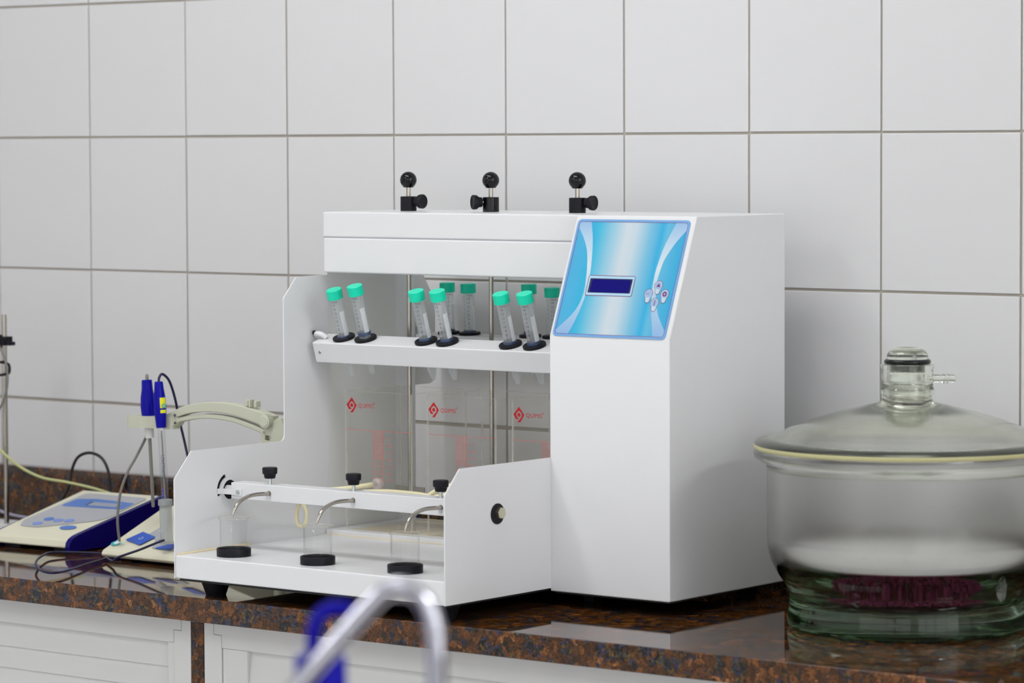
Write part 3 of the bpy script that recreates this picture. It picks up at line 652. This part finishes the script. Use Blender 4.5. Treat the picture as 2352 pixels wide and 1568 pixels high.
# silica gel beads
m = MB(); ico = bmesh.new(); bmesh.ops.create_icosphere(ico, subdivisions=1, radius=.0030); vm = [v.co.copy() for v in ico.verts]; fm = [[v.index for v in f.verts] for f in ico.faces]; ico.free()
V_, F_ = [], []
for i in range(1500):
    a = random.uniform(0, 2*PI); r_ = .090*math.sqrt(random.random()); h_ = .0345+random.uniform(0, 1)*max(.004, .026*(1-(r_/.105)**2))
    b0 = len(V_); V_ += [v+Vector((r_*math.cos(a), r_*math.sin(a), h_)) for v in vm]; F_ += [[k+b0 for k in f] for f in fm]
me = bpy.data.meshes.new('silica_gel'); me.from_pydata(V_, [], F_); me.materials.append(M['silica']); me.polygons.foreach_set('use_smooth', [True]*len(me.polygons))
o = bpy.data.objects.new('silica_gel', me); COL.objects.link(o); o.location = (DC[0], DC[1], CT+.0006); tag(o, 'pink silica gel beads heaped in the bottom of the desiccator', 'silica gel', kind='stuff')

# ================================================================ METERS
def wedge(pts, x0, x1, name, m, parent, bev=.003):
    o = MB().poly(pts, [], x1-x0, YZ).build(name, m, parent, bevel=bev); o.location = (x0, 0, 0); return o
# pH meter: local frame, front at y=0, x across; top plane rises to the rear
m1 = thing('bench_meter', 'cream bench meter with navy side panels and grey keypad, on the left', 'meter', (.098, -.308, CT), math.radians(3))
D1, w1 = .203, .156
top_a = math.atan2(.042, D1-.022)
pf = [(0, .006), (.004, .017), (.016, .0215), (D1-.006, .0635), (D1, .060), (D1, .006)]
wedge(pf, .002, w1, 'housing', M['cream'], m1)
sp_ = roundpoly([(-.008, .003), (-.0088, .009), (-.0070, .0155), (-.002, .0205), (.006, .0240), (.016, .0264), (D1-.003, .0655), (D1+.001, .060), (D1+.001, .003)], [.001, .004, .006, .006, .006, .01, .004, 0, 0])
wedge([(y+.002, z-.0045) for y, z in sp_], .001, .0085, 'side_cheek', M['navy'], m1, .002); wedge(sp_, w1-.0005, w1+.008, 'side_cheek', M['navy'], m1, .002)
for x, y in ((.02, .012), (w1-.04, .012), (.02, D1-.03), (w1-.04, D1-.03)): MB().box((x, y, .0003), (x+.03, y+.018, .006)).build('rubber_foot', M['black'], m1)
TP = frame((0, .016, .0220), (1, 0, 0), (0, math.cos(top_a), math.sin(top_a)))      # on the sloping top
TL = (D1-.022)/math.cos(top_a)
def on(name, pts, z, m, par, F, th=.0003):
    o = MB().poly(pts, [], th).build(name, m, par); o.matrix_local = F @ T((0, 0, z)); return o
on('grey_overlay', roundpoly([(.026, .022), (.060, .022), (.100, .044), (w1-.012, .070), (w1-.012, TL-.016), (.022, TL-.014), (.012, .045)], [.012, .012, .05, .03, .010, .010, .02]), .0002, M['dgrey'], m1, TP)
on('display_panel', roundpoly([(.024, TL-.074), (w1-.016, TL-.070), (w1-.016, TL-.042), (.060, TL-.036), (.028, TL-.042)], [.006, .006, .006, .01, .008]), .0006, M['lblue'], m1, TP)
on('display_window', rrect(.066, TL-.065, .122, TL-.050, .001), .0010, M['slate'], m1, TP)
on('display_mark', rrect(.065, TL-.065, .068, TL-.050, .0005), .0014, M['print_dark'], m1, TP)
for k, (x, y) in enumerate(((.048, .036), (.052, .056), (.072, .054), (.091, .056))):
    on('key', [(x+.0085*math.cos(a), y+.0068*math.sin(a)) for a in [2*PI*i/20 for i in range(20)]], .0006, M['lblue'] if k == 1 else M['btn3'], m1, TP, .0006)
on('oval_badge', [(.112+.0145*math.cos(a), .030+.0085*math.sin(a)) for a in [2*PI*i/28 for i in range(28)]], .0004, M['lblue'], m1, TP)
# second device
m2 = thing('stirrer_unit', 'low cream instrument with blue keys, beside the white machine left panel', 'meter', (.3450, -.3245, CT), math.radians(-1))
W2, D2 = .215, .190
a2 = math.atan2(.045, .105)
pf2 = roundpoly([(0, .0045), (-.004, .008), (0, .0135), (.117, .0615), (D2, .0665), (D2, .0045)], [0, .003, .006, .012, .006, 0])
body = MB(); body.poly(pf2, [], W2, YZ)
for v in body.bm.verts:            # rounded nose at the front left corner
    if v.co.x < .001: pass
body.build('housing', M['cream'], m2, bevel=.004)
for x, y in ((.02, .015), (W2-.04, .015), (.02, D2-.035), (W2-.04, D2-.035)): MB().box((x, y, .0003), (x+.02, y+.02, .0048)).build('rubber_foot', M['black'], m2)
TP2 = frame((0, 0, .0144), (1, 0, 0), (0, math.cos(math.atan2(.048, .117)), math.sin(math.atan2(.048, .117))))
on('grey_overlay', roundpoly([(.040, .042), (.066, .040), (.080, .016), (.140, .014), (.140, .030), (.076, .034), (.062, .074), (.048, .082)], .003), .0003, M['dgrey'], m2, TP2)
on('blue_key', roundpoly([(.017, .029), (.054, .019), (.062, .044), (.028, .054)], .002), .0008, M['blue'], m2, TP2, .0006)
on('key_mark', circ(.041, .036, .0032, 20), .0016, M['whitep'], m2, TP2, .0001)
on('key_mark', circ(.041, .036, .0024, 20), .0018, M['blue'], m2, TP2, .0001)
on('key_mark', [(.052, .062), (.060, .058), (.061, .068)], .0008, M['whitep'], m2, TP2, .0001)
on('blue_key', roundpoly([(.086, .014), (.118, .014), (.118, .030), (.104, .030)], .002), .0009, M['blue'], m2, TP2, .0006)
on('blue_key', roundpoly([(.100, .055), (.125, .055), (.125, .085), (.100, .085)], .002), .0009, M['blue'], m2, TP2, .0006)
mk = MB(); rnd = random.Random(3)
mk.poly([(.0165+.0075*math.cos(a), .0185+.0065*math.sin(a)) for a in [2*PI*k/24 for k in range(24)]], [[(.0180+.0052*math.cos(a), .0200+.0048*math.sin(a)) for a in [2*PI*k/20 for k in range(20)]]], .0001)
mk.text('lien', .0085, T((.0215, .0185, 0)))
o = mk.build('teal_badge', M['teal2'], m2); o.matrix_local = TP2 @ T((-.008, -.001, .0012))
o = MB().poly(circ(.0180, .0200, .0045, 20), [], .0001).build('badge_disc', M['whitep'], m2); o.matrix_local = TP2 @ T((-.008, -.001, .0014))

# ---- electrode arm, standing behind the white machine's left panel
ar = thing('holder_arm', 'cream-green jointed electrode arm with holder head and ribbed knob', 'electrode arm', (.642, -.300, CT))
ox, oy, oz = .642, -.300, CT
def Lc(x, z, y=-.300): return (x-ox, y-oy, z-oz)
def arcband(p, th, name, yo=0, w=.016):
    pts = smooth2(p, 6); up = []; dn = []
    for i, q_ in enumerate(pts):
        a = Vector(pts[max(i-1, 0)]); b = Vector(pts[min(i+1, len(pts)-1)]); d = (b-a).normalized(); n_ = Vector((-d.y, d.x)); t = th if not callable(th) else th(i/(len(pts)-1))
        up.append(tuple(Vector(q_)+n_*t/2)); dn.append(tuple(Vector(q_)-n_*t/2))
    F = frame((-ox, w/2+yo, -oz), (1, 0, 0), (0, 0, 1))      # extrude toward -y
    o = MB().poly(up+dn[::-1], [], w).build(name, M['cream2'], ar, bevel=.0015); o.matrix_local = F; return o
arcband([(.4640, 1.1045), (.4900, 1.1130), (.5250, 1.1180), (.5650, 1.1180), (.6050, 1.1120), (.6420, 1.1030)], lambda t: .010+.008*t, 'upper_link')
arcband([(.4650, 1.0965), (.4900, 1.1015), (.5250, 1.1055), (.5650, 1.1040), (.6050, 1.0960), (.6330, 1.0880)], .0065, 'lower_link', 0, .012)
MB().poly([((.0088 if k % 2 else .0097)*math.cos(2*PI*k/48), (.0088 if k % 2 else .0097)*math.sin(2*PI*k/48)) for k in range(48)], [], .009, T(Lc(.6400, 1.1050, -.308)) @ Rx(PI/2)).lathe([(0, .009), (.0078, .009), (.0070, .0100), (0, .0100)], 28, T(Lc(.6400, 1.1050, -.308)) @ Rx(PI/2)).build('ribbed_knob', M['cream2'], ar)
MB().box(Lc(.596, 1.122, -.306), Lc(.601, 1.131, -.296)).box(Lc(.6035, 1.121, -.308), Lc(.6065, 1.132, -.298)).box(Lc(.609, 1.121, -.304), Lc(.614, 1.130, -.294)).build('cable_clip', M['cream2'], ar, bevel=.0015)
for x, z in ((.4695, 1.1045), (.4700, 1.0940), (.6330, 1.0895), (.6430, 1.0830)):
    MB().lathe([(0, 0), (.0019, 0), (.0019, .0010), (.0010, .0010), (.0008, .0004), (0, .0004)], 16, T(Lc(x, z, -.3085)) @ Rx(PI/2)).build('pivot_screw', M['steel'], ar, smooth=40)
# yoke down to a post
F = frame((-ox, .009, -oz), (1, 0, 0), (0, 0, 1))
o = MB().poly(roundpoly([(.628, 1.090), (.640, 1.100), (.662, 1.112), (.668, 1.100), (.668, 1.070), (.630, 1.070), (.626, 1.081)], [.004, .002, .006, .004, 0, 0, .004]), [[(.6340, 1.0795), (.6425, 1.0785), (.6430, 1.0850), (.6350, 1.0860)]], .018).build('yoke', M['cream2'], ar, bevel=.001); o.matrix_local = F
MB().cyl(Lc(.650, 1.072), Lc(.650, .912), .0075, 20).build('post', M['cream2'], ar, smooth=40)
MB().lathe([(0, 0), (.030, 0), (.030, .009), (.026, .012), (0, .012)], 40, T((.004, 0, .0003))).build('post_base', M['cream2'], ar, smooth=40)
# holder head: wedge arm and keyhole head
hd = MB().poly(roundpoly([(.3870, -.3180), (.4130, -.3185), (.4250, -.3120), (.4640, -.3090), (.4640, -.2920), (.4350, -.2900), (.4220, -.2840), (.3870, -.2830), (.3800, -.2930), (.3800, -.3090)], [.008, .006, .006, .001, .001, .006, .006, .008, .006, .006]),
               [circ(.4110, -.3000, .0080, 24)], .0160, T((0, 0, 1.0850))).build('holder_head', M['cream2'], ar, bevel=.0012)
hd.matrix_local = T((-ox, -oy, -oz))
o = MB().poly([(.450, 1.0885), (.4700, 1.0900), (.4735, 1.0960), (.4700, 1.1080), (.4660, 1.1100), (.4480, 1.1045)], [], .014).build('hinge_block', M['cream2'], ar, bevel=.0012); o.matrix_local = frame((-ox, .007, -oz), (1, 0, 0), (0, 0, 1))
# probes
pb = thing('temperature_probe', 'navy-handled steel temperature probe, left of the two in the arm', 'probe', (.4110, -.3000, 1.1010))
MB().lathe([(0, -.006), (.0085, -.006), (.0095, 0), (.0104, .012), (.0098, .024), (.0078, .036), (.0072, .0475), (.0066, .0490), (0, .0490)], 32).build('handle', M['bluecap'], pb, smooth=50)
MB().cyl((0, 0, -.006), (0, 0, -.031), .0062).build('adapter', M['whitep'], pb, smooth=40)
MB().lathe([(0, 0), (.0018, 0), (.0024, .003), (.0024, .100), (0, .100)], 16, T((.0, 0, -.126))).build('steel_stem', M['cordgrey'], pb, smooth=50)
pb.rotation_euler = (0, math.radians(-3.2), 0)
hose('probe_cord', [(.4083, -.300, 1.1495), (.4060, -.298, 1.1545), (.4020, -.293, 1.1550), (.3960, -.286, 1.145), (.3935, -.2785, 1.105), (.3925, -.280, 1.080), (.3880, -.300, 1.045), (.3800, -.312, 1.020), (.3720, -.318, .990), (.3690, -.320, .955), (.3690, -.3165, .9262)], .0019, M['cordgrey'], 'grey probe cord hanging from the holder onto the cream instrument', 'cord')
el = thing('glass_electrode', 'glass electrode with navy cap and yellow sticker, tip in its clear bottle', 'electrode', (.4532, -.3190, 1.0875))
MB().lathe([(0, 0), (.0066, 0), (.0074, .010), (.0086, .026), (.0080, .042), (.0064, .054), (.0058, .0615), (.0050, .0630), (0, .0630)], 32, T((0, 0, .0))).build('cap', M['bluecap'], el, smooth=50)
MB().lathe([(0, 0), (.0050, 0), (.0050, .130), (0, .130)], 24, T((0, 0, -.1300))).build('glass_stem', M['eglass'], el, smooth=50)
MB().cyl((0, 0, -.110), (0, 0, -.004), .0011, 8).build('inner_wire', M['cordgrey'], el, smooth=50)
mm = MB()
for i in range(15):
    for s_ in (-1.0, .25):
        z = -.038-i*.0022; l_ = .0011+.0012*rnd.random(); a0 = s_*.5+rnd.random()*.15
        f = [(.00508*math.sin(a)*KR+.00508*math.cos(a)*KC) for a in (a0, a0+l_*180)]
        mm.bm.faces.new([mm.bm.verts.new(f[0]+Vector((0, 0, z))), mm.bm.verts.new(f[1]+Vector((0, 0, z))), mm.bm.verts.new(f[1]+Vector((0, 0, z+.0009))), mm.bm.verts.new(f[0]+Vector((0, 0, z+.0009)))])
mm.build('stem_print', M['print_dark'], el)
mm = MB()
for i in range(8):
    z = -.084-i*.0024
    f = [(.0051*math.sin(a)*KR+.0051*math.cos(a)*KC) for a in (-.75, -.75+.7*rnd.uniform(.5, 1))]
    mm.bm.faces.new([mm.bm.verts.new(f[0]+Vector((0, 0, z))), mm.bm.verts.new(f[1]+Vector((0, 0, z))), mm.bm.verts.new(f[1]+Vector((0, 0, z+.0014))), mm.bm.verts.new(f[0]+Vector((0, 0, z+.0014)))])
mm.build('stem_print', M['purple'], el)
mm = MB(); prev = None
for i in range(8):
    a = .12+1.1*i/7; rr_ = lambda z: .0086+.0004*(1 if .02 < z < .045 else 0)
    A_ = [mm.bm.verts.new(rv*(math.sin(a)*KR+math.cos(a)*KC)+Vector((0, 0, z))) for z, rv in ((.020, .0083), (.033, .0088), (.041, .0084))]
    if prev:
        mm.bm.faces.new([prev[0], A_[0], A_[1], prev[1]]); mm.bm.faces.new([prev[1], A_[1], A_[2], prev[2]])
    prev = A_
mm.build('yellow_sticker', M['yellow'], el, smooth=60)
o = MB().poly(circ(0, 0, .0032, 20), [circ(0, 0, .0021, 16)], .0001).text('pH', .0035, T((-.0021, 0, 0))).build('sticker_print', M['teal2'], el); c_ = math.sin(.67)*KR+math.cos(.67)*KC
o.matrix_local = frame(c_*.0091+Vector((0, 0, .030)), (KR*math.cos(.67)-KC*math.sin(.67)), (0, 0, 1))
el.rotation_euler = (0, math.radians(-3.6), 0)
bt = thing('electrode_bottle', 'small clear storage bottle on the glass electrode tip', 'bottle', (.4608, -.3190, .9500))
bt.rotation_euler = (0, math.radians(-2), 0)
MB().lathe([(.0, -.018), (.0085, -.0175), (.0085, .030), (.0058, .036)], 28).build('bottle_body', M['bottle'], bt, smooth=50)
MB().lathe([(.0053, .032), (.0100, .032), (.0102, .036), (.0098, .040), (.0053, .041)], 28, closed=True).build('bottle_collar', M['bottle'], bt, smooth=50)
MB().lathe([(0, -.0205), (.0098, -.0205), (.0098, -.0180), (0, -.0180)], 28).build('bottle_flange', M['bottle'], bt, smooth=50)
hose('navy_cord', [(.4494, -.3190, 1.1500), (.4492, -.3175, 1.1560), (.4500, -.312, 1.1600), (.4510, -.3000, 1.150), (.4500, -.2880, 1.125), (.4490, -.2800, 1.098), (.4560, -.2780, 1.070), (.4700, -.280, 1.030), (.4900, -.285, .990), (.5150, -.290, .972)], .0018, M['cordnavy'], 'dark navy electrode cord falling behind the white left panel', 'cord')
hose('navy_cord', [(.4736, -.3360, .9372), (.4640, -.3420, .9330), (.4420, -.3530, .9230), (.4180, -.3680, .9130), (.4010, -.3620, .9060), (.3620, -.3360, .9045), (.3660, -.3429, .9045), (.3971, -.4154, .905), (.4278, -.4778, .906), (.4328, -.5066, .907), (.4102, -.5046, .908), (.3602, -.4662, .908), (.3227, -.4287, .908), (.2856, -.3832, .907), (.2640, -.3450, .906), (.2800, -.3150, .9045), (.3050, -.2900, .9025)], .0017, M['cordnavy'], 'dark navy cord looping over the granite before the cream instrument', 'cord')

# ================================================================ STAND AND CORDS
st = thing('retort_stand', 'steel retort stand rod with black clamp at the left picture edge', 'stand', (-.036, -.146, CT))
MB().cyl((0, 0, .008), (0, 0, .3205), .0037, 16).build('rod', M['steel'], st, smooth=40)
MB().box((-.11, -.012, .0003), (.02, .045, .008)).build('base_plate', M['lampbody'], st, bevel=.001)
MB().box((-.020, -.009, .275), (.0085, .009, .288)).box((.0085, -.007, .275), (.0165, .007, .2805)).box((-.030, -.006, .270), (-.006, .006, .290)).build('boss_clamp', M['black'], st, bevel=.001)
MB().tube([(-.040, -.006, .250), (-.010, -.008, .2505), (.012, -.008, .2490), (.0170, -.007, .2450), (.0170, -.007, .2360), (.012, -.008, .2330), (-.010, -.008, .2300), (-.040, -.006, .2290)], .0020, 10, 4).build('clamp_ring', M['black'], st, smooth=60)
hose('stand_cord', [(-.075, -.160, 1.235), (-.055, -.160, 1.205), (-.035, -.158, 1.175), (-.022, -.157, 1.150), (-.019, -.157, 1.120), (-.030, -.157, 1.090), (-.050, -.158, 1.060), (-.050, -.158, 1.010), (-.040, -.156, .985), (-.055, -.156, .950), (-.075, -.156, .925)], .0017, M['cordgrey'], 'grey cord hanging beside the retort stand rod', 'cord')
hose('yellow_cord', [(-.090, -.165, 1.060), (-.050, -.165, 1.035), (-.012, -.150, 1.000), (.020, -.130, .980), (.050, -.105, .972), (.085, -.080, .962), (.118, -.064, .950), (.150, -.056, .932)], .0022, M['cordgreen'], 'pale yellow-green cord sloping down across the granite splashback', 'cord')
hose('black_cord', [(.0150, -.1000, .9300), (.0200, -.0850, .9450), (.0280, -.0780, .9650), (.0300, -.0750, .9860), (.0400, -.0720, 1.0060), (.0620, -.0700, 1.0140), (.0850, -.0680, 1.0080), (.0980, -.0670, .9900), (.1010, -.0660, .9650), (.1030, -.0680, .9480)], .0023, M['cordblack'], 'black cord standing up in a loop behind the bench meter', 'cord')
hose('lilac_cord', [(-.110, -.110, .925), (-.070, -.100, .915), (-.030, -.090, .911), (.010, -.085, .9085), (.040, -.080, .9035)], .0022, M['cordlil'], 'thin lilac-grey cord lying at the foot of the retort stand', 'cord')

# ================================================================ FOREGROUND BENCH, FAUCET, WASH BOTTLE
ib = thing('island_bench', 'granite-topped island bench below the bottom picture edge, carrying the tap', 'bench', (2.3, -2.2, 0))
MB().box((-1.0, -.35, CT-.03), (.75, .25, CT)).build('bench_top', M['granite'], ib, bevel=.001)
MB().box((-.97, -.32, 0), (.72, .22, CT-.0305)).build('bench_body', M['cab'], ib)
fc = thing('faucet', 'chrome gooseneck laboratory tap, blurred in the foreground', 'faucet', (2.168, -2.172, CT))
o3 = Vector((2.168, -2.172, CT))
pts = [Vector(p)-o3 for p in ((2.168, -2.172, .930), (2.235, -2.113, 1.069), (2.2747, -2.0784, 1.1340), (2.2940, -2.0610, 1.1640), (2.3110, -2.0455, 1.1885), (2.3185, -2.0392, 1.1955), (2.3270, -2.0330, 1.1960), (2.3345, -2.0270, 1.1890), (2.3395, -2.0236, 1.1760), (2.3415, -2.0226, 1.1580), (2.3420, -2.0226, 1.1150))]
MB().tube(pts, .0064, 24, 8).build('spout_pipe', M['chrome'], fc, smooth=60)
MB().cyl(pts[-1]+Vector((0, 0, .012)), pts[-1]-Vector((0, 0, .014)), .0080, 24).build('nozzle', M['chrome'], fc, smooth=40)
for i_, f_ in ((2, .75), (3, .2), (5, .6), (8, .4), (9, .55)):
    p_ = pts[i_]+(pts[i_+1]-pts[i_])*f_; d_ = (pts[i_+1]-pts[i_]).normalized()
    MB().lathe([(.0060, -.0012), (.0069, -.0008), (.0071, 0), (.0069, .0008), (.0060, .0012)], 24, T(p_) @ d_.to_track_quat('Z', 'Y').to_matrix().to_4x4()).build('joint_ring', M['chrome'], fc, smooth=60)
MB().lathe([(0, .0003), (.026, .0003), (.026, .008), (.018, .012), (.016, .040), (0, .044)], 32).build('tap_base', M['chrome'], fc, smooth=40)
wb = thing('wash_bottle', 'plastic wash bottle with deep blue cap and bent blue tube, blurred', 'bottle', (2.270, -2.050, CT))
MB().lathe([(0, .0004), (.030, .0004), (.032, .004), (.032, .170), (.026, .198), (.0155, .208), (.0155, .219)], 40).build('bottle_body', M['clearplastic'], wb, smooth=50)
MB().lathe([(0, .218), (.0160, .218), (.0165, .222), (.0162, .2500), (.015, .2515), (0, .2515)], 40).build('screw_cap', M['blueplastic'], wb, smooth=40)
MB().tube([(KR.x*q_, KR.y*q_, z_) for q_, z_ in ((-.0045, .248), (-.0045, .262), (-.0030, .2715), (.0010, .2780), (.0080, .2812), (.0160, .2808), (.0240, .2780))], .0046, 16, 6).build('bent_tube', M['blueplastic'], wb, smooth=60)
